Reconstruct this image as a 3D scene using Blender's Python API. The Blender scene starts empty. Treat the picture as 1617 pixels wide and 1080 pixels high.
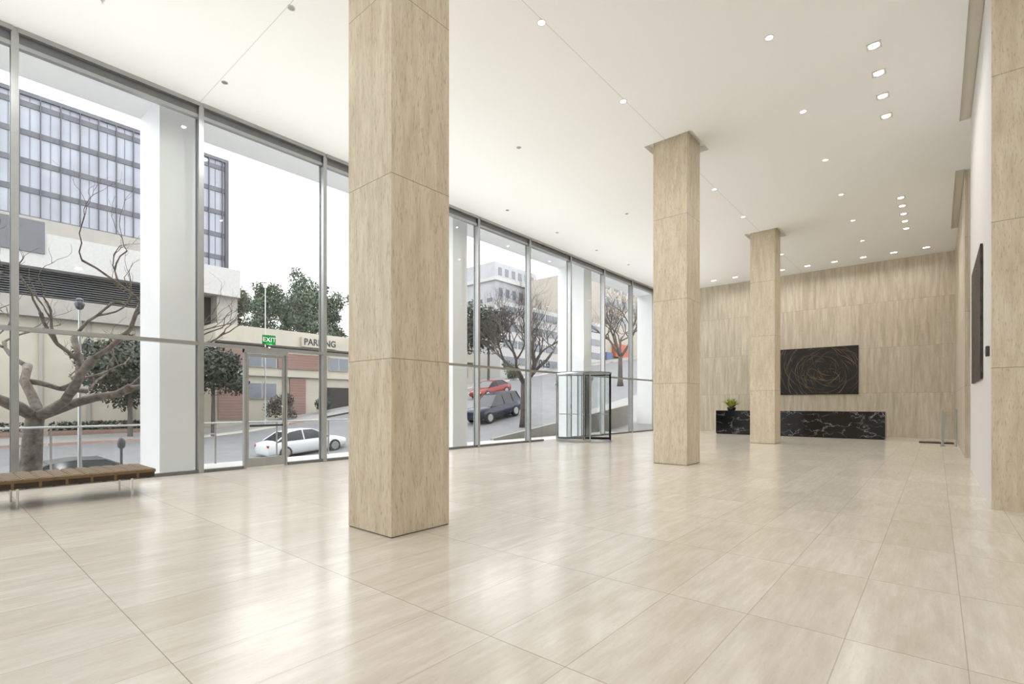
import bpy, math, random
from mathutils import Vector, Matrix
random.seed(7)
C = bpy.context.scene.collection
R = math.radians
H = 7.5
try:
    bpy.context.scene.view_settings.view_transform = 'Standard'
except Exception: pass

# ---------------------------------------------------------------- materials
def lin(c):
    return tuple(((v/255)/12.92 if v/255 <= .04045 else ((v/255+.055)/1.055)**2.4) for v in c) + (1,)
def newmat(name):
    m = bpy.data.materials.new(name); m.use_nodes = True
    nt = m.node_tree
    return m, nt, nt.nodes['Principled BSDF']
def mth(nt, op, a, b=None, c=None):
    n = nt.nodes.new('ShaderNodeMath'); n.operation = op
    for i, v in enumerate((a, b, c)):
        if v is None: continue
        if isinstance(v, (int, float)): n.inputs[i].default_value = v
        else: nt.links.new(v, n.inputs[i])
    return n.outputs[0]
def mixc(nt, f, a, b):
    n = nt.nodes.new('ShaderNodeMix'); n.data_type = 'RGBA'
    for idx, v in ((0, f), (6, a), (7, b)):
        if isinstance(v, (int, float, tuple)): n.inputs[idx].default_value = v
        else: nt.links.new(v, n.inputs[idx])
    return n.outputs[2]
def pos(nt):
    g = nt.nodes.new('ShaderNodeNewGeometry'); s = nt.nodes.new('ShaderNodeSeparateXYZ')
    nt.links.new(g.outputs['Position'], s.inputs[0]); return g.outputs['Position'], s
def noise(nt, vec, scale, detail=4, rough=.5):
    n = nt.nodes.new('ShaderNodeTexNoise'); n.inputs['Scale'].default_value = scale
    n.inputs['Detail'].default_value = detail; n.inputs['Roughness'].default_value = rough
    nt.links.new(vec, n.inputs['Vector']); return n.outputs[0]
def ramp(nt, f, a, b):
    n = nt.nodes.new('ShaderNodeMapRange'); n.inputs[1].default_value = a; n.inputs[2].default_value = b
    nt.links.new(f, n.inputs[0]); return n.outputs[0]
def comb(nt, x, y, z):
    n = nt.nodes.new('ShaderNodeCombineXYZ')
    for i, v in enumerate((x, y, z)):
        if isinstance(v, (int, float)): n.inputs[i].default_value = v
        else: nt.links.new(v, n.inputs[i])
    return n.outputs[0]
def mat(name, c, rough=.5, metal=0, var=.06, scale=6, emit=0, spec=.5):
    m, nt, b = newmat(name)
    p, s = pos(nt); f = noise(nt, p, scale)
    c1 = lin(c); c2 = tuple(v*(1-var*2) for v in c1[:3])+(1,)
    nt.links.new(mixc(nt, ramp(nt, f, .3, .7), c1, c2), b.inputs['Base Color'])
    b.inputs['Roughness'].default_value = rough; b.inputs['Metallic'].default_value = metal
    b.inputs['Specular IOR Level'].default_value = spec
    if emit:
        b.inputs['Emission Color'].default_value = c1; b.inputs['Emission Strength'].default_value = emit
    return m
def joint_line(nt, comp, x0, w, jw):
    t = mth(nt, 'DIVIDE', mth(nt, 'SUBTRACT', comp, x0), w)
    fr = mth(nt, 'SUBTRACT', t, mth(nt, 'FLOOR', t))
    d = mth(nt, 'MULTIPLY', mth(nt, 'MINIMUM', fr, mth(nt, 'SUBTRACT', 1.0, fr)), w)
    return mth(nt, 'LESS_THAN', d, jw/2), mth(nt, 'FLOOR', t)
def stone(name, light, mid, dark, axis, joints, rough=.3, jw=.008, jcol=(120,100,75), tilevar=.12, jmix=.8, across=(20.0, 4.5, 90.0), along=(1.1, .5, 10.0), c1=(.34,.66), c2=(.34,.7), darkmix=.5, pitmix=.4, pitr=(.6,.7), spec=.5):
    m, nt, b = newmat(name)
    p, s = pos(nt)
    comps = [s.outputs[i] for i in range(3)]
    jf = None; ids = [0.0, 0.0, 0.0]
    for ax, jj in joints.items():
        x0, w = jj[:2]
        j, i = joint_line(nt, comps[ax], x0, w, jw)
        if len(jj) > 2: j = mth(nt, 'MULTIPLY', j, jj[2])
        ids[ax] = i; jf = j if jf is None else mth(nt, 'MAXIMUM', jf, j)
    wn = nt.nodes.new('ShaderNodeTexWhiteNoise'); wn.noise_dimensions = '3D'
    nt.links.new(comb(nt, *ids), wn.inputs['Vector']); rnd = wn.outputs['Value']
    off = mth(nt, 'MULTIPLY', rnd, 37.0)
    def vec(k, wo=True):
        sc = [across[k]]*3; sc[axis] = along[k]
        if wo: return comb(nt, *[mth(nt, 'ADD', mth(nt, 'MULTIPLY', comps[i], sc[i]), off) for i in range(3)])
        return comb(nt, *[mth(nt, 'MULTIPLY', comps[i], sc[i]) for i in range(3)])
    n1 = ramp(nt, noise(nt, vec(0), 1.0, 6, .7), *c1)
    n2 = ramp(nt, noise(nt, vec(1), 1.0, 5, .65), *c2)
    pit = ramp(nt, noise(nt, vec(2, False), 1.0, 3, .55), *pitr)
    col = mixc(nt, n1, lin(mid), lin(light))
    col = mixc(nt, mth(nt, 'MULTIPLY', n2, darkmix), col, lin(dark))
    col = mixc(nt, mth(nt, 'MULTIPLY', pit, pitmix), col, lin(jcol))
    col = mixc(nt, mth(nt, 'MULTIPLY', rnd, tilevar), col, lin(dark))
    if jf is not None: col = mixc(nt, mth(nt, 'MULTIPLY', jf, jmix), col, lin(jcol))
    nt.links.new(col, b.inputs['Base Color'])
    b.inputs['Specular IOR Level'].default_value = spec
    nt.links.new(mth(nt, 'ADD', mth(nt, 'MULTIPLY', n2, .06), rough), b.inputs['Roughness'])
    return m
def glassmat(name, tint=(.97,.98,.98), k=.55, base=.025):
    m = bpy.data.materials.new(name); m.use_nodes = True; nt = m.node_tree; nt.nodes.clear()
    o = nt.nodes.new('ShaderNodeOutputMaterial'); mx = nt.nodes.new('ShaderNodeMixShader')
    t = nt.nodes.new('ShaderNodeBsdfTransparent'); g = nt.nodes.new('ShaderNodeBsdfGlossy')
    t.inputs[0].default_value = tint+(1,); g.inputs['Roughness'].default_value = .02
    lw = nt.nodes.new('ShaderNodeLayerWeight'); lw.inputs[0].default_value = .5
    f = mth(nt, 'ADD', mth(nt, 'MULTIPLY', mth(nt, 'POWER', lw.outputs['Facing'], 5.0), k), base)
    p, s = pos(nt)
    f = mth(nt, 'MULTIPLY', f, mth(nt, 'ADD', mth(nt, 'MULTIPLY', noise(nt, p, .5), .1), .95))
    nt.links.new(f, mx.inputs[0]); nt.links.new(t.outputs[0], mx.inputs[1]); nt.links.new(g.outputs[0], mx.inputs[2])
    nt.links.new(mx.outputs[0], o.inputs[0]); return m
M = {}
M['column'] = stone('column travertine', (238,228,208), (222,209,184), (192,175,145), 2, {2:(1.88,1.935)}, .42, .009, (140,122,96), jmix=.75, across=(34.0,10.0,80.0), along=(2.2,1.5,10.0), c1=(.3,.7), c2=(.38,.7), darkmix=.6, pitmix=.5, pitr=(.56,.68))
M['wallstone'] = stone('wall travertine', (228,219,202), (206,194,172), (168,153,128), 2, {0:(-.06,.673,.2), 1:(9.26,.673,.2), 2:(1.88,1.935)}, .38, .009, (120,105,84), .16, .6, across=(24.0,7.0,70.0), along=(1.2,.7,7.0), c1=(.3,.7), c2=(.38,.68), darkmix=.65, pitmix=.4)
M['floor'] = stone('floor travertine', (234,229,220), (218,210,197), (189,177,157), 1, {0:(-.42,.545,.6), 1:(.87,1.345)}, .16, .006, (136,122,102), .28, .7, across=(24.0,7.0,70.0), along=(2.0,1.6,14.0), c1=(.3,.7), c2=(.38,.72), darkmix=.5, pitmix=.15, pitr=(.58,.74), spec=.55)
m, nt, b = newmat('ceiling plaster'); p, s = pos(nt)
j1, _ = joint_line(nt, s.outputs[0], -4.78, 60, .012); j2, _ = joint_line(nt, s.outputs[1], 3.62, 8.07*5, .012)
base = mixc(nt, noise(nt, p, .6), lin((248,248,246)), lin((245,245,242)))
nt.links.new(mixc(nt, mth(nt, 'MULTIPLY', mth(nt, 'MAXIMUM', j1, j2), .35), base, lin((130,126,116))), b.inputs['Base Color'])
b.inputs['Roughness'].default_value = .7; M['ceiling'] = m
m, nt, b = newmat('black veined marble'); p, s = pos(nt)
mp = nt.nodes.new('ShaderNodeMapping'); mp.inputs['Rotation'].default_value = (0, .6, 0); mp.inputs['Scale'].default_value = (.75, 1, 2.0)
nt.links.new(p, mp.inputs['Vector'])
nz = nt.nodes.new('ShaderNodeTexNoise'); nz.inputs['Scale'].default_value = 1.7; nz.inputs['Detail'].default_value = 9; nz.inputs['Roughness'].default_value = .7
nt.links.new(p, nz.inputs['Vector'])
va = nt.nodes.new('ShaderNodeVectorMath'); va.operation = 'MULTIPLY_ADD'; va.inputs[1].default_value = (1.3,1.3,1.3)
nt.links.new(nz.outputs['Color'], va.inputs[0]); nt.links.new(mp.outputs[0], va.inputs[2])
vo = nt.nodes.new('ShaderNodeTexVoronoi'); vo.feature = 'DISTANCE_TO_EDGE'; vo.inputs['Scale'].default_value = 1.3
nt.links.new(va.outputs[0], vo.inputs['Vector'])
vein = mth(nt, 'MULTIPLY', mth(nt, 'SUBTRACT', 1.0, ramp(nt, vo.outputs['Distance'], .0, .018)), ramp(nt, noise(nt, p, 3.0, 6), .4, .6))
nt.links.new(mixc(nt, vein, lin((16,16,18)), lin((205,205,205))), b.inputs['Base Color']); b.inputs['Roughness'].default_value = .12
M['marble'] = m
M['white'] = mat('white plaster wall', (226,224,221), .6, var=.01)
M['extwhite'] = mat('exterior white cladding', (242,243,245), .5, var=.01, scale=2)
M['terrace'] = mat('pale terrace paving', (200,199,196), .6, var=.04, scale=2)  # albedo raised so the terrace bounces sky light onto the piers
M['steel'] = mat('brushed steel mullion', (180,182,182), .32, .85, .04)
M['steeldark'] = mat('dark steel', (84,86,88), .4, .7, .05)
M['steelmid'] = mat('mid grey steel', (128,130,132), .4, .7, .05)
M['chrome'] = mat('polished chrome', (205,205,205), .12, 1, .02)
M['bronze'] = mat('black bronze frame', (26,26,28), .3, .5, .05)
M['glass'] = glassmat('window glass')
M['glass2'] = glassmat('door glass', (.96,.975,.975), .5, .03)
M['green'] = mat('exit sign green', (24,128,58), .4, emit=.12)
M['signwhite'] = mat('sign lettering white', (240,245,240), .4, emit=.2)
M['lamp'] = mat('lamp lens', (255,250,238), .4, emit=6)
M['lampdim'] = mat('reflector of unlit downlight', (160,158,152), .3, .6)
M['trimring'] = mat('lamp trim ring', (226,224,218), .4)
M['slot'] = mat('slot cream', (214,208,194), .7, var=.01)
M['leather'] = mat('tan leather', (122,98,64), .45, var=.12, scale=14)
M['wood'] = mat('dark walnut', (56,42,29), .4, var=.15, scale=20)
M['canvas'] = mat('black painted canvas', (36,30,26), .6, var=.25, scale=5)
M['canvas2'] = mat('grey black textured canvas', (82,76,73), .6, var=.4, scale=9)
M['stroke1'] = mat('brown brush stroke', (96,82,68), .6); M['stroke2'] = mat('cream brush stroke', (132,120,100), .6)
M['stroke3'] = mat('red brown brush stroke', (112,60,46), .6)
M['pot'] = mat('black ceramic pot', (22,22,22), .25); M['leaf'] = mat('bright green leaf', (172,184,88), .5, var=.2, scale=30)
M['bark'] = mat('pale plane bark', (120,110,99), .8, var=.35, scale=9); M['bark2'] = mat('dark bark', (86,80,76), .85, var=.2, scale=9)
M['ever'] = mat('evergreen foliage', (52,64,52), .6, var=.3, scale=3); M['ever2'] = mat('hill tree foliage', (98,113,92), .6, var=.25, scale=2)  # hill foliage is greyed and paled, distance haze put into its colour
M['asphalt'] = mat('asphalt', (120,120,122), .75, var=.08, scale=1.5); M['paving'] = mat('concrete sidewalk', (150,149,147), .7, var=.08, scale=2)
M['beige'] = mat('beige stucco', (178,172,158), .7, var=.06, scale=1); M['concrete'] = mat('weathered concrete', (156,153,147), .8, var=.1, scale=1)
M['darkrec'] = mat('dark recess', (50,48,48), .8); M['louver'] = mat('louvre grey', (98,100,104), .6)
M['towerglass'] = mat('tower pale glass', (164,167,179), .35, .0, .12, .25); M['spandrel'] = mat('tower spandrel', (94,96,104), .4, var=.15, scale=.8)
M['fin'] = mat('tower fin', (76,78,84), .5); M['greystone'] = mat('grey limestone', (166,167,171), .7, var=.08, scale=.5)
M['window'] = mat('distant dark window', (110,115,122), .25); M['palecon'] = mat('pale painted concrete', (180,179,177), .7)  # distant windows lightened, outdoor haze put into their colour
M['tan'] = mat('tan building', (168,161,151), .7); M['orange'] = mat('orange awning', (172,86,62), .6); M['blue'] = mat('blue panel', (88,100,138), .6)
M['ink'] = mat('dark sign lettering', (46,46,50), .5); M['numeral'] = mat('grey glass numerals', (96,98,102), .4, .3)
M['carwhite'] = mat('white car paint', (218,220,222), .2, var=.01); M['carred'] = mat('red car paint', (130,44,38), .25)
M['cardark'] = mat('dark navy car paint', (26,33,58), .2); M['cargrey'] = mat('grey car paint', (80,84,90), .25)
M['carglass'] = mat('car window glass', (40,46,52), .08); M['tyre'] = mat('tyre rubber', (28,28,28), .8); M['rim'] = mat('wheel rim', (170,172,174), .3, .8)
M['tail'] = mat('red tail light', (170,20,16), .3); M['head'] = mat('clear head light', (220,222,224), .15)
M['brick'] = stone('red brick', (142,116,106), (130,104,94), (116,90,82), 1, {2:(0,.22)}, .8, .03, (150,138,128), .1, .6)  # brick tones lightened to carry street haze in the colour

# ---------------------------------------------------------------- mesh helpers
def wloc(o):
    v = Vector((0,0,0))
    while o: v = v + Vector(o.location); o = o.parent
    return v
class MB:
    def __init__(s): s.v = []; s.f = []; s.mi = []; s.m = 0
    def box(s, x0, x1, y0, y1, z0, z1):
        n = len(s.v); s.v += [(x0,y0,z0),(x1,y0,z0),(x1,y1,z0),(x0,y1,z0),(x0,y0,z1),(x1,y0,z1),(x1,y1,z1),(x0,y1,z1)]
        s.add([(0,3,2,1),(4,5,6,7),(0,1,5,4),(1,2,6,5),(2,3,7,6),(3,0,4,7)], n); return s
    def add(s, fs, n=0):
        for f in fs: s.f.append(tuple(i+n for i in f)); s.mi.append(s.m)
    def poly(s, pts):
        n = len(s.v); s.v += [tuple(p) for p in pts]; s.add([tuple(range(len(pts)))], n)
    def loft(s, rings, caps=True, closed=True):
        n = len(s.v); k = len(rings[0])
        for r in rings: s.v += [tuple(p) for p in r]
        for i in range(len(rings)-1):
            for j in range(k if closed else k-1):
                a = n+i*k+j; b = n+i*k+(j+1)%k; s.add([(a, b, b+k, a+k)])
        if caps: s.add([tuple(n+j for j in reversed(range(k))), tuple(n+(len(rings)-1)*k+j for j in range(k))])
        return s
    def tube(s, pts, rad, n=8):
        pts = [Vector(p) for p in pts]
        if isinstance(rad, (int, float)): rad = [rad]*len(pts)
        rings = []; ref = None
        for i, p in enumerate(pts):
            d = (pts[min(i+1, len(pts)-1)]-pts[max(i-1, 0)]).normalized()
            if ref is None: ref = Vector((1,0,0)) if abs(d.x) < .9 else Vector((0,1,0))
            u = (ref - d*ref.dot(d)).normalized(); w = d.cross(u); ref = u
            rings.append([p+(u*math.cos(2*math.pi*k/n)+w*math.sin(2*math.pi*k/n))*rad[i] for k in range(n)])
        return s.loft(rings)
    def lathe(s, prof, c=(0,0,0), n=24, caps=True):
        return s.loft([[(c[0]+r*math.cos(2*math.pi*k/n), c[1]+r*math.sin(2*math.pi*k/n), c[2]+z) for k in range(n)] for r, z in prof], caps)
    def build(s, name, mats, parent=None, local=False, bevel=0, smooth=False, kind=None, label=None):
        me = bpy.data.meshes.new(name); off = wloc(parent) if (parent and not local) else Vector((0,0,0))
        me.from_pydata([tuple(Vector(p)-off) for p in s.v], [], s.f)
        ml = mats if isinstance(mats, list) else [mats]
        for q in ml: me.materials.append(M[q])
        if len(ml) > 1: me.polygons.foreach_set('material_index', s.mi)
        if smooth: me.polygons.foreach_set('use_smooth', [True]*len(me.polygons))
        me.update()
        o = bpy.data.objects.new(name, me); C.objects.link(o)
        if parent: o.parent = parent
        if bevel:
            bm = o.modifiers.new('bevel', 'BEVEL'); bm.width = bevel; bm.segments = 2; bm.limit_method = 'ANGLE'
        if kind: o['kind'] = kind
        if label: o['label'] = label
        return o
def B(name, m, *b, parent=None, bevel=0, kind=None):
    return MB().box(*b).build(name, m, parent, bevel=bevel, kind=kind)
def tag(o, label=None, cat=None, group=None, kind=None):
    for k, v in (('label', label), ('category', cat), ('group', group), ('kind', kind)):
        if v: o[k] = v
    return o
def thing(name, label, cat, loc=(0,0,0), rz=0, group=None, kind=None):
    o = bpy.data.objects.new(name, None); C.objects.link(o); o.location = loc; o.rotation_euler = (0,0,rz)
    o.empty_display_size = .1
    tag(o, label, cat, group, kind); return o
def text(body, size, m, loc, rot, name, parent=None, extrude=.004, align='CENTER', xs=1, bold=0):
    cu = bpy.data.curves.new(name, 'FONT'); cu.body = body; cu.size = size; cu.extrude = extrude; cu.align_x = align; cu.align_y = 'CENTER'; cu.offset = bold
    t = bpy.data.objects.new('tmp', cu); C.objects.link(t)
    dg = bpy.context.evaluated_depsgraph_get(); me = bpy.data.meshes.new_from_object(t.evaluated_get(dg))
    bpy.data.objects.remove(t); me.materials.clear(); me.materials.append(M[m])
    o = bpy.data.objects.new(name, me); C.objects.link(o)
    if parent: o.parent = parent; loc = Vector(loc)-wloc(parent)
    o.location = loc; o.rotation_euler = rot; o.scale = (xs,1,1); return o

# ---------------------------------------------------------------- room
Y0, YB, XW, XR = -8.0, 26.5, -11.45, .55
B('floor', 'floor', -11.65, 8.6, Y0-.2, YB+.2, -.25, 0, kind='structure')
cols = [3.155, 11.23, 19.3]
CX0, CX1, CW = -5.14, -4.33, .81
g = .16; HD = .14
xs = sorted({-11.65, CX0-g, CX1+g, .365, .55, 8.6})
ys = {Y0-.2, YB+.2, 9.26, 14.5, 17.5, 23.2}
for y in cols: ys |= {y-g, y+CW+g}
ys = sorted(ys)
mb = MB()
def hole(x, y):
    if CX0-g < x < CX1+g and any(c-g < y < c+CW+g for c in cols): return True
    return .365 < x < .55 and (9.26 < y < 14.5 or 17.5 < y < 23.2)
for i in range(len(xs)-1):
    for j in range(len(ys)-1):
        if not hole((xs[i]+xs[i+1])/2, (ys[j]+ys[j+1])/2): mb.box(xs[i], xs[i+1], ys[j], ys[j+1], H, H+HD)
mb.box(-11.65, 8.6, Y0-.2, YB+.2, H+HD, H+.4)
mb.build('ceiling', 'ceiling', kind='structure')
B('trim_8', 'slot', .365, .55, 9.27, 14.5, H+.03, H+.1, kind='structure')  # filler slab added inside the ceiling slot to lighten its shadowed top
B('trim_9', 'slot', .365, .55, 17.5, 23.2, H+.03, H+.1, kind='structure')  # same added filler, lightening the far slot
B('wall_back', 'wallstone', -11.65, .55, YB, YB+.2, 0, H, kind='structure')
B('wall_front', 'white', -11.65, 8.6, Y0-.2, Y0, 0, H, kind='structure')
B('wall_side', 'white', 8.4, 8.6, Y0, 9.2, 0, H, kind='structure')
B('wall_pier', 'column', .55, 8.6, 9.2, 9.27, 0, H+HD, kind='structure')
B('wall_right', 'white', .55, .85, 9.27, 14.7, 0, H+HD, kind='structure')
B('wall_right_far', 'wallstone', .55, 6, 17.6, YB+.2, 0, H+HD, kind='structure')
B('wall_corridor', 'wallstone', 5.8, 6, 14.7, 17.6, 0, H, kind='structure')
B('wall_corridor_near', 'white', .85, 5.9, 14.5, 14.7, 0, H, kind='structure')
for i, y in enumerate(cols):
    t = thing('stone_column', ['massive square travertine column nearest the camera', 'square travertine column between the nearest column and the revolving door bay, its top set in a ceiling recess', 'farthest square travertine column, standing in front of the black marble desk'][i], 'column', ((CX0+CX1)/2, y+CW/2, 0), group='travertine columns')
    B('shaft', 'column', CX0, CX1, y, y+CW, .01, H+HD, parent=t, bevel=.004)
    B('base_joint', 'steeldark', CX0+.006, CX1-.006, y+.006, y+CW-.006, 0, .01, parent=t)

# window wall
MY = [.96+2.69*k for k in range(-3, 10)] + [26.45]
TZ = 2.63
xa, xb = XW-.12, XW+.08
for k in range(len(MY)-1):
    a, b_ = MY[k], MY[k+1]
    w = thing('window_%d' % (k+1), None, None, (XW, a, 0), kind='structure')
    mbx = MB().box(xa, xb, a-.022, a+.022, 0, H).box(xb-.02, xb+.01, a-.046, a+.046, 0, H).box(xa-.01, xa+.02, a-.046, a+.046, 0, H)
    mbx.build('mullion', 'steel', w)
    if k == len(MY)-2: MB().box(xa, xb, b_-.05, b_+.05, 0, H).build('mullion', 'steel', w)
    MB().box(XW-.05, XW+.05, a+.03, b_-.03, 7.2, 7.27).box(XW-.1, XW+.11, a+.03, b_-.03, 7.42, H).build('head_rail', 'steel', w)
    B('head_gap', 'steelmid', XW-.03, XW+.03, a+.03, b_-.03, 7.27, 7.42, parent=w)
    B('transom', 'steel', XW-.06, XW+.07, a+.03, b_-.03, TZ-.035, TZ+.035, parent=w)
    B('glass_pane', 'glass', XW-.006, XW+.006, a+.02, b_-.02, TZ, 7.22, parent=w)
    doorbay = abs(a-3.65) < .1; rev = abs(a-14.41) < .1
    segs = [(a, b_)]
    if doorbay: segs = [(a, 4.5), (5.42, b_)]
    if rev: segs = [(a, 15.3)]
    for (p, q) in segs:
        B('glass_pane', 'glass', XW-.006, XW+.006, p+.02, q-.02, .06, TZ, parent=w)
        MB().box(XW-.05, XW+.06, p+.03, q-.03, 0, .065).build('sill_rail', 'steelmid', w)
# exit door in its bay
d = thing('door_1', 'glass and steel exit door under the green exit sign', 'door', (XW, 4.95, 0), kind='structure')
MB().box(XW-.05, XW+.05, 4.49, 4.53, 0, TZ).box(XW-.05, XW+.05, 5.39, 5.43, 0, TZ).box(XW-.06, XW+.08, 4.49, 5.43, TZ-.11, TZ-.03).build('door_frame', 'steel', d)
MB().box(XW-.02, XW+.03, 4.545, 4.59, .02, TZ-.13).box(XW-.02, XW+.03, 5.33, 5.375, .02, TZ-.13).box(XW-.02, XW+.03, 4.59, 5.33, .02, .22).box(XW-.02, XW+.03, 4.59, 5.33, TZ-.19, TZ-.13).build('door_leaf', 'steel', d)
B('glass_pane', 'glass2', XW, XW+.01, 4.59, 5.33, .22, TZ-.19, parent=d)
MB().tube([(XW+.04,5.3,1.0),(XW+.1,5.3,1.0),(XW+.1,5.3,1.35),(XW+.04,5.3,1.35)], .013).build('handle', 'chrome', d)
B('push_bar', 'steeldark', XW+.035, XW+.08, 4.6, 5.32, .9, .95, parent=d, bevel=.01)
t = thing('exit_sign', 'small illuminated green EXIT sign above the glass door', 'sign', (XW+.12, 4.98, 2.7))
B('sign_body', 'green', XW+.1, XW+.14, 4.84, 5.12, 2.72, 2.93, parent=t, bevel=.006)
B('mounting_bracket', 'steeldark', XW+.06, XW+.12, 4.94, 5.02, 2.66, 2.73, parent=t)
text('EXIT', .14, 'signwhite', (XW+.142, 4.98, 2.825), (R(90),0,R(90)), 'lettering', t, .001, bold=0)
o = text('650', .42, 'numeral', (XW-.012, 15.4, 2.93), (R(90),0,R(-90)), 'address_numerals', None, .003, xs=1.15)
tag(o, 'address number 650 on the glass above the revolving door, seen from behind', 'numbers')

# revolving door
RX, RY, RR, RH = -10.3, 16.35, 1.04, 2.56
t = thing('revolving_door', 'round clear glass revolving door with steel framed leaves and thin canopy in the window wall', 'revolving door', (RX, RY, 0))
def arc(a0, a1, r0, r1, z0, z1, n=24):
    m_ = MB(); rings = []
    for i in range(n+1):
        a = R(a0+(a1-a0)*i/n); c, s_ = math.cos(a), math.sin(a)
        rings.append([(RX+r0*c,RY+r0*s_,z0),(RX+r1*c,RY+r1*s_,z0),(RX+r1*c,RY+r1*s_,z1),(RX+r0*c,RY+r0*s_,z1)])
    return m_.loft(rings)
arc(0, 360, RR-.12, RR+.05, 0, .02, 48).build('floor_ring', 'steel', t)
MB().lathe([(RR-.02,RH),(RR+.02,RH+.005),(RR+.02,RH+.035),(RR,RH+.04),(.02,RH+.045)], (RX,RY,0), 48).build('canopy', 'steel', t)
for a0, a1 in ((-135,-45),(45,135)):
    arc(a0, a1, RR-.006, RR+.006, .08, RH).build('curved_glass', 'glass2', t)
    arc(a0, a1, RR-.02, RR+.02, .02, .1).build('base_rail', 'steel', t)
    for a in (a0, a1):
        c, s_ = math.cos(R(a)), math.sin(R(a))
        MB().tube([(RX+RR*c,RY+RR*s_,.02),(RX+RR*c,RY+RR*s_,RH)], .032 if a == 45 else .025).build('jamb_post', 'bronze' if a == 45 else 'steel', t)
MB().tube([(RX,RY,.02),(RX,RY,RH)], .03, 12).build('centre_post', 'steeldark', t)
def slab(r0, r1, z0, z1, th, c, s_):
    nx, ny = -s_*th, c*th
    q = [(RX+r0*c-nx,RY+r0*s_-ny),(RX+r1*c-nx,RY+r1*s_-ny),(RX+r1*c+nx,RY+r1*s_+ny),(RX+r0*c+nx,RY+r0*s_+ny)]
    m_ = MB(); m_.loft([[(x,y,z0) for x,y in q],[(x,y,z1) for x,y in q]])
    return m_
for k in range(4):
    a = R(32+90*k); c, s_ = math.cos(a), math.sin(a)
    f = slab(.05,.085,.06,RH-.04,.015,c,s_)
    for args in ((.955,.985,.06,RH-.04,.015),(.085,.955,.06,.14,.015),(.085,.955,RH-.08,RH-.04,.015)):
        f2 = slab(*args,c,s_); n = len(f.v); f.v += f2.v; f.f += [tuple(i+n for i in q) for q in f2.f]; f.mi += f2.mi
    wing = f.build('door_wing', 'bronze' if k == 0 else 'steelmid', t)
    slab(.085,.955,.14,RH-.08,.004,c,s_).build('glass_pane', 'glass2', wing)
    slab(.14,.92,1.0,1.03,.022,c,s_).build('push_bar', 'steel', wing)

# ---------------------------------------------------------------- lights in ceiling
ordw = ['first','second','third','fourth','fifth','sixth','seventh','eighth','ninth']
def lamp(loc, size, power, shape='DISK', name='lamp_light', parent=None, color=(1,.985,.965), aim=None, spread=180, size_y=None):
    l = bpy.data.lights.new(name, 'AREA'); l.shape = shape; l.size = size; l.energy = power; l.color = color; l.spread = R(spread)
    if size_y: l.size_y = size_y
    o = bpy.data.objects.new(name, l); C.objects.link(o)
    if parent: o.parent = parent; loc = Vector(loc)-wloc(parent)
    o.location = loc
    if aim is not None: o.rotation_euler = Vector(aim).to_track_quat('-Z', 'Y').to_euler()
    return o
PW = 17
rows = [(-10.3, [3.7,11.9,14.6,17.3,20.0,22.7], 'in the row nearest the window wall'),
        (-7.58, [3.67,9.17,14.6,20.0], 'in the row between the windows and the columns'),
        (-4.82, [6.4,9.13,14.55,17.3,22.65], 'on the seam along the column line'),
        (-2.13, [9.12,11.88,14.6,17.3,20.0,22.7], 'in the row to the right of the columns')]
for x, yl, w in rows:
    for i, y in enumerate(yl):
        dim = x < -7; k_ = .65 if dim else .76
        t = thing('downlight', 'round recessed downlight, %s from the camera %s' % (ordw[i], w), 'ceiling light', (x,y,H), group='round recessed downlights')
        MB().lathe([(.075*k_,0),(.094*k_,0),(.094*k_,-.008),(.075*k_,-.006)], (x,y,H), 24, False).build('trim_ring', 'trimring', t)
        MB().lathe([(.001,-.004),(.076*k_,-.004)], (x,y,H), 24, False).build('lens', 'lampdim' if dim else 'lamp', t)
        lamp((x,y,H-.02), .08, PW, parent=t, spread=150)
for i in range(9):
    x = -8.4+i*1.01
    t = thing('wall_washer', 'slotted wall-wash light before the back stone wall, %s from the left' % ordw[i], 'ceiling light', (x,25.25,H), group='wall washers along the back wall')
    MB().box(x-.13,x+.13,25.15,25.35,H-.012,H).build('housing', 'trimring', t)
    MB().box(x-.1,x+.1,25.19,25.31,H-.018,H-.012).build('lens', 'lamp', t)
    lamp((x,25.25,H-.03), .1, 7, parent=t, aim=(0,.2,-1), spread=130)
for grp, yl, w, aimx in (('spotlights aimed at the white wall', [10.48,11.4,12.3,13.2], 'nearer cluster of four', 1), ('spotlights before the far right wall', [18.7,19.5,20.35,21.2,22.1], 'farther cluster of five', .6)):
    for i, y in enumerate(yl):
        x = -.82
        t = thing('square_spotlight', 'square adjustable spotlight, %s from the camera in the %s' % (ordw[i], w), 'ceiling light', (x,y,H), group=grp)
        mb = MB(); mb.loft([[(x-.105,y-.105,H),(x+.105,y-.105,H),(x+.105,y+.105,H),(x-.105,y+.105,H)],[(x-.105,y-.105,H-.01),(x+.105,y-.105,H-.01),(x+.105,y+.105,H-.01),(x-.105,y+.105,H-.01)],[(x-.08,y-.08,H-.01),(x+.08,y-.08,H-.01),(x+.08,y+.08,H-.01),(x-.08,y+.08,H-.01)]], False)
        mb.build('square_trim', 'trimring', t)
        MB().lathe([(.001,-.01),(.072,-.012)], (x,y,H), 20, False).build('lens', 'lamp', t)
        lamp((x,y,H-.04), .1, 8, parent=t, aim=(aimx*.3,0,-1), spread=110)
tag(MB().lathe([(.03,0),(.03,-.015),(.008,-.02),(.008,-.05),(.02,-.055)], (-9.6,1.75,H), 12).build('sprinkler_head', 'trimring'), 'tiny sprinkler head in the ceiling near the left windows', 'sprinkler')
for x in (-9, -5, -1, 3, 6.5):
    for y in (-6, -2.5, .8, 4.5):
        lamp((x,y,H-.02), .2, PW*1.0, name='added_lobby_fill')  # fill lamps without fixtures, added to light the room around the camera
lamp((3.2,16.1,H-.02), .3, 40, name='corridor_lamp')
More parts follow.
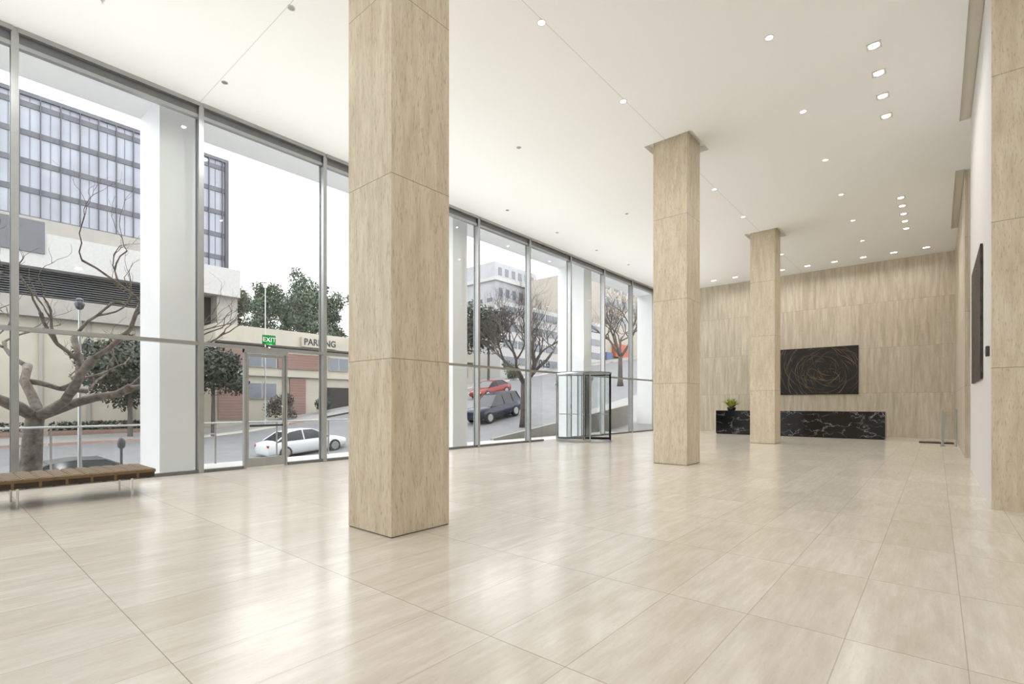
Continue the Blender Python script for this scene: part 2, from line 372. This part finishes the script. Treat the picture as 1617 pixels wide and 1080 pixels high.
# unseen fill strips over each transom, added to brighten the ceiling
for k in range(len(MY)-1):
    a, b_ = MY[k], MY[k+1]
    if b_-a < 2: continue
    lamp((XW+.05, (a+b_)/2, TZ+.06), .05, 33, 'RECTANGLE', 'added_window_fill', aim=(.5,0,1), size_y=2.4, color=(.98,.988,1), spread=126)
for y in (-7,-3,1,5): lamp((8.3,y,2.6), .05, 90, 'RECTANGLE', 'added_side_fill', aim=(-.6,0,1), size_y=2.4, color=(.98,.988,1), spread=122)  # fill strips out of view at the side wall, added for a brighter ceiling

# ---------------------------------------------------------------- furniture
bx0, bx1, by0, by1 = -10.2, -9.22, .35, 2.33
t = thing('leather_bench', 'low bench with grid-tufted tan leather cushion and steel legs by the windows', 'bench', ((bx0+bx1)/2,(by0+by1)/2,0))
nx, ny = 36, 72; mb = MB()
def top(i, j):
    u, v = i/nx, j/ny
    a = abs(math.sin(u*6*math.pi)); b2 = abs(math.sin(v*12*math.pi))
    return .395+.022*(min(a, b2)**.35)
for i in range(nx+1):
    for j in range(ny+1): mb.v.append((bx0+(bx1-bx0)*i/nx, by0+(by1-by0)*j/ny, top(i,j)))
for i in range(nx):
    for j in range(ny): a = i*(ny+1)+j; mb.add([(a, a+ny+1, a+ny+2, a+1)])
mb.box(bx0, bx1, by0, by1, .355, .395)
for i in range(7):
    for j in range(13):
        mb.lathe([(.012,-.005),(.012,0),(.01,.008),(.002,.011)], (bx0+.013+(bx1-bx0-.026)*i/6, by0+.013+(by1-by0-.026)*j/12, .395), 8)
mb.build('cushion', 'leather', t, smooth=False)
mb = MB().box(bx0+.01,bx0+.07,by0+.01,by1-.01,.28,.355).box(bx1-.07,bx1-.01,by0+.01,by1-.01,.28,.355).box(bx0+.07,bx1-.07,by0+.01,by0+.07,.28,.355).box(bx0+.07,bx1-.07,by1-.07,by1-.01,.28,.355)
mb.build('wooden_frame', 'wood', t, bevel=.005)
for j in range(14):
    y = by0+.12+j*.135; MB().box(bx0+.003, bx1-.003, y, y+.05, .272, .278).box(bx1-.01,bx1-.006,y,y+.03,.278,.355).build('strap', 'wood' if j % 2 else 'leather', t)
for x in (bx0+.1, bx1-.12):
    for y in (.81, 2.06):
        MB().tube([(x,y,0),(x,y,.28)], .014, 12).build('leg', 'chrome', t)
# desk
dx0, dx1, dy0, dy1 = -8.0, -1.55, 24.35, 25.1
t = thing('reception_desk', 'long black marble reception desk with white veins before the back wall', 'desk', ((dx0+dx1)/2, 24.7, 0))
B('front_panel', 'marble', dx0, dx1, dy0, dy0+.06, .03, 1.06, parent=t, bevel=.004)
B('plinth', 'bronze', dx0+.03, dx1-.03, dy0+.03, dy1-.03, 0, .03, parent=t)
for x in (dx0, dx1-.06): B('side_panel', 'marble', x, x+.06, dy0+.06, dy1, .03, 1.06, parent=t)
B('counter_top', 'marble', dx0, dx1, dy0, dy0+.35, 1.06, 1.1, parent=t, bevel=.004)
B('work_surface', 'bronze', dx0+.06, dx1-.06, dy0+.3, dy1, .72, .76, parent=t)
px_, py_ = -7.35, 24.55
t = thing('potted_plant', 'small spiky green plant in a black pot on the marble desk', 'plant', (px_,py_,1.1))
MB().lathe([(.14,0),(.17,.02),(.19,.13),(.2,.15),(.17,.15),(.16,.11),(.002,.11)], (px_,py_,1.1), 24).build('pot', 'pot', t, smooth=True)
mb = MB()
for i in range(150):
    a = random.random()*6.28; l = random.uniform(.35,.68); lean = random.uniform(.15,1.0)
    c, s_ = math.cos(a), math.sin(a); w = .028
    pts = []
    for q in range(5):
        f = q/4; r = .05+l*lean*f*1.0; z = 1.21+l*(f-lean*.6*f*f)
        ww = w*(1-f)**.6+.001; pts.append(((px_+r*c-s_*ww, py_+r*s_+c*ww, z),(px_+r*c+s_*ww, py_+r*s_-c*ww, z)))
    for q in range(4): mb.poly([pts[q][0],pts[q][1],pts[q+1][1],pts[q+1][0]])
mb.build('leaves', 'leaf', t)
def art(name, label, axis, c, w, h, seed, mats_, th_=.05, cm='canvas'):
    rnd = random.Random(seed)
    t = thing(name, label, 'painting', c)
    cx, cy, cz = c
    if axis == 'y':
        B('canvas', cm, cx-w/2, cx+w/2, cy, cy+th_, cz-h/2, cz+h/2, parent=t)
        P = lambda u, v: (cx+u, cy-.003, cz+v)
    else:
        B('canvas', cm, cx, cx+th_, cy-w/2, cy+w/2, cz-h/2, cz+h/2, parent=t)
        P = lambda u, v: (cx-.003, cy+u, cz+v)
    for mi, mm in enumerate(mats_):
        mb = MB()
        for q in range(170 if mi == 0 else 60):
            ox, oz = rnd.gauss(w*.14, w*.11), rnd.gauss(0, h*.11); r = rnd.uniform(.06*h, 1.1*h); e = rnd.uniform(.85, 1.3)
            a0 = rnd.random()*6.28; a1 = a0+rnd.uniform(.4, 1.6); th = rnd.uniform(.006, .03); n = 26; prev = None
            for k in range(n+1):
                a = a0+(a1-a0)*k/n; rr = r*(1+.06*math.sin(3*a+q)); x = ox+rr*e*math.cos(a); z = oz+rr*math.sin(a)
                tt = th*math.sin(math.pi*min(.97,max(.03,k/n)))
                x2 = ox+(rr+tt)*e*math.cos(a); z2 = oz+(rr+tt)*math.sin(a)
                ok = max(abs(x),abs(x2)) < w/2-.01 and max(abs(z),abs(z2)) < h/2-.01
                if ok and prev: mb.poly([prev[0], P(x,z), P(x2,z2), prev[1]])
                prev = (P(x,z), P(x2,z2)) if ok else None
        mb.build('brushwork', mm, t)
art('abstract_painting', 'wide dark abstract painting with swirling arcs on the back stone wall', 'y', (-4.32, YB-.056, 2.91), 3.4, 2.14, 3, ['stroke1','stroke2'])
art('abstract_painting', 'dark abstract painting with red brown marks on the right white wall', 'x', (XR-.036, 12.05, 2.86), 2.6, 2.12, 9, ['stroke3','stroke2'], .03, 'canvas2')
t = thing('wall_fixture', 'small dark grey wall fixture at the near end of the white wall', 'wall fixture', (XR-.02, 9.55, 2.13))
B('housing', 'steeldark', XR-.04, XR, 9.48, 9.6, 2.06, 2.2, parent=t, bevel=.008)
B('face_plate', 'steel', XR-.045, XR-.04, 9.51, 9.57, 2.1, 2.16, parent=t)
t = thing('glass_barrier', 'low glass security barrier with steel posts beside the right wall', 'barrier', (.16, 22.1, 0))
B('post', 'steel', .1, .17, 21.98, 22.22, 0, 1.22, parent=t, bevel=.012)
B('post', 'steel', .46, .5, 22.06, 22.14, 0, 1.22, parent=t, bevel=.01)
B('base_plate', 'steelmid', .07, .21, 21.94, 22.26, 0, .015, parent=t)
B('glass_leaf', 'glass2', .17, .46, 22.09, 22.11, .2, 1.15, parent=t)
tag(B('floor_mat', 'bronze', -.5, .45, 23.3, 24.1, 0, .03), 'dark low mat on the floor behind the glass barrier', 'mat')

# ---------------------------------------------------------------- exterior of own building
B('trim_1', 'extwhite', -13.4, -11.65, Y0-4, YB+6, 7.68, 9.0, kind='structure')
for i, y in enumerate((-4.97, 3.1, 11.15, 19.05, 27.1)):
    B('trim_%d' % (i+2), 'extwhite', -13.4, -12.0, y, y+.65, -.1, 7.68, kind='structure')
B('terrace', 'terrace', -14, -11.65, -14, 24, -.4, -.1, kind='structure')
pts = [(-30,-1.9),(0,-1.55),(13.7,-1.4),(20,-.5),(26,.45),(33.6,1.85),(60,6),(95,11),(140,15)]
def zs(y):
    for (a, za), (b_, zb) in zip(pts, pts[1:]):
        if y <= b_: return za+(zb-za)*(y-a)/(b_-a)
    return pts[-1][1]
def zg(x, y):
    z = zs(y)+.05*(max(-40, min(-19, x))*-1-27)
    if x > -19:
        f = min(1, (x+19)/5.0); z0 = max(-.1, zs(y)-.4); z = z+(z0-z)*f*f*(3-2*f)
    return z
def strip(name, m, x0, x1, ya, yb, dz, n=60, ns=4, base=None):
    mb = MB()
    f = base or zg
    for i in range(n+1):
        for j in range(ns+1):
            x = x0+(x1-x0)*j/ns; y = ya+(yb-ya)*i/n; mb.v.append((x,y,f(x,y)+dz))
    for i in range(n):
        for j in range(ns): a = i*(ns+1)+j; mb.add([(a, a+1, a+ns+2, a+ns+1)])
    return mb.build(name, m, kind='structure')
strip('street', 'asphalt', -38, -19, -30, 140, 0)
strip('sidewalk', 'paving', -46, -38, -30, 140, .15)
strip('sidewalk', 'paving', -19, -14, -30, 140, 0, 80, 10)
strip('forecourt', 'paving', -14, -11.7, 24, 140, 0, 40, 2)
strip('ground', 'paving', -160, -46, -60, 180, -.1, base=lambda x, y: zs(y)-.5)
mb = MB(); mb.loft([[(-14.1,15.2,-.1),(-13.9,15.2,-.1),(-13.9,27,-.1),(-14.1,27,-.1)],[(-14.1,15.2,-.02),(-13.9,15.2,-.02),(-13.9,27,1.35),(-14.1,27,1.35)]])
tag(mb.build('ramp_wall', 'concrete'), 'low sloping concrete ramp wall outside the revolving door', 'wall')
t = thing('glass_railing', 'glass railing with steel handrail along the terrace edge outside the left windows', 'railing', (-13.9, 4, -.1))
MB().tube([(-13.9,-6,.92),(-13.9,12.5,.92)], .022).build('handrail', 'steel', t)
for i in range(13):
    y = -6+i*1.54
    B('post', 'steel', -13.915, -13.885, y-.018, y+.018, -.1, .91, parent=t)
    if i < 12: B('glass_panel', 'glass', -13.905, -13.895, y+.05, y+1.49, 0, .85, parent=t)

# ---------------------------------------------------------------- far buildings
t = thing('office_tower', 'tall office tower with pale glass panels and dark spandrel bands beyond the left windows', 'building', (-95, 0, 0))
B('wall', 'towerglass', -106, -88, -24, 32, 0, 40.4, parent=t)
B('roof_edge', 'spandrel', -106.2, -87.6, -24.1, 32.1, 40.4, 40.9, parent=t)
for k in range(5):
    z = 25+3.6*k
    MB().box(-88, -87.85, -24, 32, z-.35, z+.35).build('spandrel_band', 'spandrel', t)
for k in range(29):
    y = -24+1.95*k+.6
    MB().box(-87.85, -87.6, y-.06, y+.06, 14, 40.4).build('fin', 'fin', t)
    MB().box(-88, -87.9, y+.955, y+.995, 14, 40.4).build('thin_fin', 'spandrel', t)
B('corner_pier', 'fin', -88, -87.6, 31.6, 32.1, 0, 40.4, parent=t)
t = thing('podium_building', 'low concrete building with overhanging parapet and dark recess across the street', 'building', (-50, 4, -2))
B('parapet', 'palecon', -60, -45, -26, 17.4, 10.4, 12.7, parent=t)
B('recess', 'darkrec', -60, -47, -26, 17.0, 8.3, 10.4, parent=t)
B('balcony_band', 'concrete', -60, -45.3, -26, 13, 7.2, 8.5, parent=t)
B('end_pier', 'concrete', -60, -45.6, 15.8, 17.4, 7, 10.4, parent=t)
B('wall', 'beige', -60, -46, -26, 14.4, -2, 7.2, parent=t)
mb = MB()
for k in range(12): mb.box(-46.2, -45.9, -26, 12, 8.5+.16*k, 8.55+.16*k)
mb.build('louvres', 'louver', t)
for k in range(16): B('pilaster', 'concrete', -46, -45.85, -25+2.5*k, -24.8+2.5*k, -2, 7.2, parent=t)
B('louvre_screen', 'louver', -46.0, -44.9, -26, 5.2, 11.3, 13.4, parent=t)
B('roof_block', 'concrete', -70, -52, -26, 14, 12.7, 15.5, parent=t)
t = thing('parking_garage', 'beige and red brick parking garage with flat roof across the street', 'building', (-43.5, 28, -1))
B('wall', 'beige', -45, -42.3, 14.5, 42.5, -2, 7.4, parent=t)
B('cornice', 'beige', -45, -41.9, 14.4, 42.8, 6.3, 7.6, parent=t)
B('roof_deck', 'beige', -62, -45, 17.6, 42.5, -2, 7.3, parent=t)
B('cornice_line', 'darkrec', -42.3, -42.2, 14.5, 42.5, 6.05, 6.2, parent=t)
for (y0, y1, z0, z1) in ((14.7,16.6,.2,3.6),(14.7,16.6,4.3,5.8),(19.3,23.6,4.4,5.7),(20.3,21.7,-.6,3.6),(26.2,28,.4,5.7),(31,33.4,.8,5.8),(37,41,1.2,2.9)):
    B('brick_panel', 'brick', -42.35, -42.15, y0, y1, z0, z1, parent=t)
for (y0, y1, z0, z1) in ((16.9,17.9,4.5,5.6),(18.05,19.1,4.5,5.6),(16.9,17.9,1.9,3.1),(18.05,19.1,1.9,3.1),(24,24.8,4.5,5.6),(24.95,25.8,4.5,5.6),(28.4,30.6,4.5,5.6),(34,36,4.5,5.6),(37,39,4.5,5.6),(39.5,41.5,4.5,5.6)):
    f = B('window', 'palecon', -42.3, -42.12, y0-.06, y1+.06, z0-.06, z1+.06, parent=t)
    B('pane', 'window', -42.12, -42.08, y0, y1, z0, z1, parent=f)
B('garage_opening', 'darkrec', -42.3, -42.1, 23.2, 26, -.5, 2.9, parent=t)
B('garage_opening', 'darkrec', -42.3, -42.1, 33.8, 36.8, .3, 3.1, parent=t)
B('belt_band', 'beige', -42.3, -42.0, 14.5, 42.5, 3.7, 4.1, parent=t)
t = thing('parking_sign', 'beige sign band reading PARKING in dark letters on the garage cornice', 'sign', (-41.6, 22.7, 6.2))
B('panel', 'beige', -41.85, -41.6, 21.1, 24.3, 6.35, 7.2, parent=t)
text('PARKING', .78, 'ink', (-41.58, 22.75, 6.77), (R(90),0,R(90)), 'lettering', t, .01, xs=.92, bold=.015)
def facade(t, X, y0, y1, z0, z1, ny, nz, fw=.5, fh=.55, m='window'):
    dy = (y1-y0)/ny; dz = (z1-z0)/nz
    for j in range(nz):
        for i in range(ny):
            a = y0+dy*(i+.5); c = z0+dz*(j+.5)
            B('window', m, X-.02, X+.05, a-dy*fw/2, a+dy*fw/2, c-dz*fh/2, c+dz*fh/2, parent=t)
t = thing('classical_building', 'grey stone building with stepped roof and rows of windows up the hill', 'building', (-66, 75, 6))
B('wall', 'greystone', -76, -60, 66, 84, 4, 24, parent=t)
B('upper_storey', 'greystone', -75, -61.5, 67.5, 80, 24, 27.5, parent=t)
B('cornice', 'palecon', -76.4, -59.6, 65.6, 84.4, 23.5, 24.1, parent=t)
facade(t, -60, 66.5, 83.5, 9, 23, 9, 5); facade(t, -61.5, 68, 79.5, 24.6, 27.2, 6, 1)
for i in range(6):
    x = -74+2.4*i; B('window', 'window', x, x+1.2, 65.95, 66.0, 18, 20.5, parent=t)
t = thing('strip_window_building', 'pale concrete building with horizontal strip openings up the street', 'building', (-46, 58, 4))
B('wall', 'palecon', -56, -41, 46, 70, 2, 14.2, parent=t)
for k in range(4):
    z = 6.4+2.1*k
    for q in range(8): B('strip_opening', 'window', -41.02, -40.92, 46.6+2.95*q, 49.2+2.95*q, z, z+.95, parent=t)
t = thing('shop_building', 'tan building with orange and blue shop front beyond the revolving door', 'building', (-48, 84, 6))
B('wall', 'tan', -58, -42, 72, 100, 4, 24, parent=t)
facade(t, -42, 72.5, 99.5, 14, 23, 9, 3)
B('orange_awning', 'orange', -42, -41.2, 75.5, 81, 9.4, 11.6, parent=t)
B('blue_panel', 'blue', -42, -41.6, 73.2, 75.2, 8.4, 10, parent=t)

# ---------------------------------------------------------------- trees
def bare(name, label, base, height, r0, seed, m, spread=.55, levels=5, lean=(0,0), fork=.28, up=.25, curl=.28, nl=4, decay=.72, kids=3, twigs=3, knob=0):
    rnd = random.Random(seed)
    t = thing(name, label, 'tree', base)
    b0 = Vector(base); trunk = MB(); br = MB()
    top_ = b0+Vector((lean[0], lean[1], height*fork))
    trunk.tube([b0-Vector((0,0,.1)), b0+Vector((lean[0]*.3, lean[1]*.2, height*.06)), b0+Vector((lean[0]*.6,lean[1]*.6,height*.17)), top_], [r0*1.5, r0*1.05, r0*.92, r0*.85], 12)
    trunk.build('trunk', m, t, smooth=True)
    def grow(p, d, l, r, lev):
        n = 5; q = [p]; rad = [r]; dd = d.copy()
        for i in range(n):
            dd = (dd+Vector((rnd.uniform(-curl,curl), rnd.uniform(-curl,curl), rnd.uniform(-.12,up)))).normalized()
            q.append(q[-1]+dd*l/n); rad.append(r*(1-.35*(i+1)/n))
        if knob and lev >= 2: rad[-1] *= knob
        br.tube(q, rad, 8 if lev > 2 else 4)
        if lev <= 0: return
        for k in range(kids if lev > 2 else twigs):
            i = rnd.choice((2,3,4)) if k else 5
            ax = Vector((rnd.uniform(-1,1), rnd.uniform(-1,1), rnd.uniform(-.3,.8)))
            nd = (dd*.9+ax.normalized()*rnd.uniform(.5,1.1)).normalized()
            grow(q[i], nd, l*rnd.uniform(.6,.84), (rad[i]/(knob if (knob and i == 5 and lev >= 2) else 1))*decay, lev-1)
    for k in range(nl):
        a = rnd.uniform(0,.6)+k*6.28/nl
        d_ = Vector((math.cos(a)*spread, math.sin(a)*spread, .7)).normalized()
        grow(top_-Vector((0,0,.05)), d_, height*.27, r0*.62, levels-1)
    br.build('branches', m, t, smooth=True)
bare('bare_tree', 'large leafless plane tree with knobbly spreading limbs outside the leftmost window', (-15.6, 1.55, zg(-15.6,1.55)), 7.7, .19, 23, 'bark', .82, 7, (.0,.1), .22, .24, .44, 5, .77, 2, 2, 1.35)
bare('bare_tree', 'leafless street tree with dark branches behind the mid windows beside the parked dark car', (-20.2, 24.9, zg(-20,24.9)), 9.6, .2, 12, 'bark2', .7, 7, (0,0), .3)
bare('bare_tree', 'leafless dark street tree up the hill right of the revolving door', (-23, 43, zg(-23,43)), 10, .22, 21, 'bark2', .55, 6)
bare('bare_tree', 'thin leafless tree on the far sidewalk before the strip-window building', (-37, 56, zg(-37,56)), 9, .18, 33, 'bark2', .4, 5)
def leafy(name, label, base, blobs, m, n, size, trunk=True, cat='tree', group=None):
    rnd = random.Random(len(label))
    t = thing(name, label, cat, base, group=group); mb = MB(); b0 = Vector(base)
    tot = sum(q[3]**2 for q in blobs)
    for (dx, dy, dz, r) in blobs:
        c = b0+Vector((dx,dy,dz))
        for k in range(int(n*r*r/tot)):
            v = Vector((rnd.gauss(0,1), rnd.gauss(0,1), rnd.gauss(0,1))).normalized()*r*rnd.uniform(.5,1.12)
            p = c+v; a = Vector((rnd.uniform(-1,1),rnd.uniform(-1,1),rnd.uniform(-1,1))).normalized(); b2 = a.cross(v.normalized()+Vector((.01,0,0))).normalized()
            s_ = size*rnd.uniform(.6,1.3); mb.poly([p-a*s_, p+b2*s_*.5, p+a*s_, p-b2*s_*.5])
    mb.build('foliage', m, t)
    if trunk: MB().tube([b0, b0+Vector((.05,0,blobs[0][2]))], [.16,.09]).build('trunk', 'bark2', t)
    return t
def blob(h, r, k, seed):
    rnd = random.Random(seed); return [(0,0,h,r)]+[(rnd.uniform(-r,r)*.8, rnd.uniform(-r,r)*.8, h+rnd.uniform(-.7,.9)*r, r*rnd.uniform(.45,.75)) for _ in range(k)]
leafy('evergreen_tree', 'dark round evergreen tree before the beige wall in the leftmost window', (-39.5, 8.6, zg(-39,8.6)), blob(4.2,2.0,7,1), 'ever', 5200, .16)
leafy('evergreen_tree', 'dark evergreen tree standing before the brick end of the garage', (-38.8, 13.2, zg(-38,13.2)), blob(4.6,1.6,8,2), 'ever', 5200, .15)
leafy('evergreen_tree', 'dense dark evergreen street tree behind the near end of the mid windows', (-37, 39.6, zg(-37,39.6)), blob(6.0,2.3,8,4), 'ever', 6000, .2)
leafy('shrub', 'small round clipped shrub before the garage windows', (-40.2, 18.6, zg(-40,18.6)+.15), blob(1.1,.9,5,5), 'bark2', 1800, .1, False, 'shrub')
leafy('shrub', 'small dark shrub beside the garage entrance', (-40.2, 22.2, zg(-40,22.2)+.15), blob(.7,.6,4,6), 'ever', 1400, .1, False, 'shrub')
leafy('shrub', 'low green bush on the far sidewalk above the red car', (-38.6, 45.5, zg(-38.6,45.5)+.1), blob(.9,1.0,4,8), 'ever2', 1400, .12, False, 'shrub')
names = ['leftmost','second from the left','third from the left','third from the right','second from the right','rightmost']
for i in range(6):
    rnd = random.Random(60+i); yy = 29.6+3.0*i; hh = 15.6+rnd.uniform(-1.2,1.2)
    bl = [(0,0,hh-2,2.0)]+[(rnd.uniform(-1.0,1.0), rnd.uniform(-2.1,2.1), hh-rnd.uniform(-1.0,7.5), rnd.uniform(.8,1.5)) for _ in range(30)]
    leafy('hill_tree', 'feathery green tree on the hill above the garage, %s of six' % names[i], (-79+5.2*(i%3), yy, 2), bl, 'ever2', 9000, .2, True, 'tree', 'trees on the hill above the garage')
for i, (y0, y1, w) in enumerate(((-10,4.6,'leftmost'),(5.4,12.5,'right-hand'))):
    t = thing('brick_planter', 'low brick planter with a hedge at the foot of the beige wall, %s of two' % w, 'planter', (-44.5,(y0+y1)/2,-.8))
    B('planter_box', 'brick', -45.2, -43.8, y0, y1, -1.6, -.35, parent=t)
    mb = MB()
    for k in range(1500):
        p = Vector((random.uniform(-45.1,-43.9), random.uniform(y0,y1), random.uniform(-.35,.2))); a = Vector((random.uniform(-1,1),random.uniform(-1,1),random.uniform(-1,1)))*.13; b2 = Vector((a.y,-a.x,a.z*.5))*.6
        mb.poly([p-a,p+b2,p+a,p-b2])
    mb.build('hedge', 'ever', t)
def lampost(label, x, y, z, h, k=1, gm='extwhite'):
    t = thing('street_lamp', label, 'street lamp', (x,y,z))
    MB().tube([(x,y,z-.05),(x,y,z+.5),(x,y,z+.55),(x,y,z+h)], [.1,.09,.055,.035], 12).build('pole', 'steel', t)
    MB().lathe([(.05*k,0),(.12*k,.06*k),(.17*k,.22*k),(.12*k,.36*k),(.04*k,.42*k)], (x,y,z+h), 16).build('globe', gm, t, smooth=True)
    MB().lathe([(.14*k,.38*k),(.1*k,.44*k),(.02*k,.48*k)], (x,y,z+h), 16).build('cap', 'steeldark', t)
lampost('slim street lamp beside the large leafless tree at the left window', -18.4, 2.85, zg(-18.4,2.85), 5.9, .7, 'steeldark')
lampost('street lamp rising above the garage roof before the hill trees', -39.3, 17.0, zg(-39.3,17.0), 10.6)
mz = zg(-16,3.3)
t = thing('parking_meter', 'parking meter at the curb outside the leftmost window', 'parking meter', (-16,3.3,mz))
MB().tube([(-16,3.3,mz-.05),(-16,3.3,mz+1.0)], .03).build('post', 'steeldark', t)
MB().lathe([(.05,0),(.08,.04),(.09,.16),(.06,.25),(.01,.28)], (-16,3.3,mz+1.0), 14).build('meter_head', 'steeldark', t, smooth=True)

# ---------------------------------------------------------------- cars
def car(label, x, y, paint, suv=False, rz=90, L=4.6, group='cars on the street'):
    z = zg(x, y); slope = math.atan((zg(x,y+1.5)-zg(x,y-1.5))/3)
    t = thing('car', label, 'car', (x,y,z)); t.rotation_euler = (0, -slope if rz == 90 else slope, R(rz))
    k = L/4.7; hz = 1.18 if suv else 1.0
    st = [(-2.35,.35,.72,.72),(-2.28,.25,.9,.84),(-1.7,.22,.97,.9),(-.9,.2,.95,.91),(.3,.2,.93,.91),(1.1,.2,.9,.9),(1.8,.22,.8,.87),(2.22,.25,.68,.78),(2.35,.35,.55,.62)]
    if suv: st[0] = (-2.35,.35,.85,.8); st[1] = (-2.3,.3,.98,.88); st[-3] = (1.8,.3,.9,.88); st[-2] = (2.25,.3,.82,.8); st[-1] = (2.35,.4,.65,.7)
    mb = MB(); rings = []
    for (sx, zl, zh, hw) in st:
        h = [(hw*.88,zl),(hw,zl+.12),(hw*1.0,(zl+zh)/2),(hw*.97,zh-.08),(hw*.86,zh),(hw*.4,zh+.03)]
        ring = [(sx*k, a, b_*hz) for a, b_ in h]+[(sx*k, -a, b_*hz) for a, b_ in reversed(h)]; rings.append(ring)
    mb.loft(rings); body = mb.build('body', paint, t, True, smooth=True)
    if suv: cs = [(-2.2,.97),(-2.0,1.46),(-1.0,1.52),(.2,1.5),(1.1,.93)]
    else: cs = [(-1.85,.97),(-1.15,1.36),(-.5,1.43),(.25,1.4),(1.2,.92)]
    rings = []
    for (sx, zt) in cs:
        f = (zt-.9)/.55; tw = .84-.2*f
        rings.append([(sx*k,.84,.9*hz),(sx*k,tw,zt*hz),(sx*k,-tw,zt*hz),(sx*k,-.84,.9*hz)])
    MB().loft(rings).build('windows', 'carglass', t, True)
    rr = MB(); rings = []
    for (sx, zt) in cs[1:4]:
        tw = .84-.2*(zt-.9)/.55+.01; rings.append([(sx*k,tw,(zt-.03)*hz),(sx*k,tw-.06,(zt+.02)*hz),(sx*k,-tw+.06,(zt+.02)*hz),(sx*k,-tw,(zt-.03)*hz)])
    rr.loft(rings)
    for s_ in (-1,1):
        for i0, i1 in ((0,1),(3,4)):
            def pt(i): sx, zt = cs[i]; return (sx*k, s_*(.85-.2*(zt-.9)/.55), zt*hz)
            rr.tube([pt(i0),pt(i1)], .035, 6)
        for sx in (-.35,) + ((-1.35,) if suv else ()): rr.tube([(sx*k,s_*.85,.9*hz),(sx*k,s_*.66,1.41*hz)], .035, 6)
    rr.build('roof', paint, t, True)
    for sx in (-1.45, 1.42):
        for s_ in (-1,1):
            wv = MB(); R0 = .34 if not suv else .38
            wv.loft([[(sx*k+r*math.cos(a*math.pi/10), s_*yy, R0+r*math.sin(a*math.pi/10)) for a in range(20)] for r, yy in ((R0*.9,.7),(R0,.72),(R0,.91),(R0*.9,.935))])
            wh = wv.build('wheel', 'tyre', t, True)
            MB().loft([[(sx*k+r*math.cos(a*math.pi/8), s_*yy, R0+r*math.sin(a*math.pi/8)) for a in range(16)] for r, yy in ((R0*.66,.936),(R0*.6,.945),(R0*.2,.94))]).build('rim', 'rim', wh, True)
    for s_ in (-1,1):
        MB().box(-2.34*k,-2.2*k,s_*.72-.1,s_*.72+.1,.68*hz,.82*hz).build('tail_light', 'tail', t, True, bevel=.02)
        MB().box(2.12*k,2.28*k,s_*.62-.12,s_*.62+.12,.52*hz,.64*hz).build('head_light', 'head', t, True, bevel=.02)
    t['group'] = group
    return t
car('white sedan parked in the street beyond the exit door', -27, 13.8, 'carwhite', rz=90)
car('dark blue utility car on the street beside the leafless tree', -23.9, 26.2, 'cardark', True, -90, 4.5)
car('red hatchback parked uphill across the street', -31.5, 34, 'carred', False, -90, 4.2)
car('dark sedan uphill behind the revolving door glass', -27.5, 42, 'cardark', False, -90)
car('dark red car far uphill beyond the dark sedan', -31.5, 48, 'carred', False, -90)
car('dark grey sedan at the near curb below the leftmost window', -21.3, 3.6, 'cargrey', False, 90)

# ---------------------------------------------------------------- world, camera
w = bpy.data.worlds.new('World'); bpy.context.scene.world = w; w.use_nodes = True; nt = w.node_tree
bg = nt.nodes['Background']; tc = nt.nodes.new('ShaderNodeTexCoord')
nn = nt.nodes.new('ShaderNodeTexNoise'); nn.inputs['Scale'].default_value = 2; nt.links.new(tc.outputs['Generated'], nn.inputs['Vector'])
cc = mixc(nt, nn.outputs[0], (.97,.985,1,1), (1,1,1,1)); nt.links.new(cc, bg.inputs[0]); bg.inputs[1].default_value = 3.1
s = bpy.data.lights.new('sun', 'SUN'); s.energy = .9; s.angle = R(80); s.color = (1,.985,.96); so = bpy.data.objects.new('sun', s); C.objects.link(so)
so.rotation_euler = Vector((.8,.25,-.6)).to_track_quat('-Z','Y').to_euler()
cd = bpy.data.cameras.new('camera'); cam = bpy.data.objects.new('camera', cd); C.objects.link(cam)
cd.sensor_fit = 'HORIZONTAL'; cd.sensor_width = 36; cd.lens = 790/1617*36; cd.shift_y = 98/1617; cd.clip_end = 500
cam.location = (0,0,1.4); cam.rotation_euler = (R(90),0,R(40.36))
bpy.context.scene.camera = cam
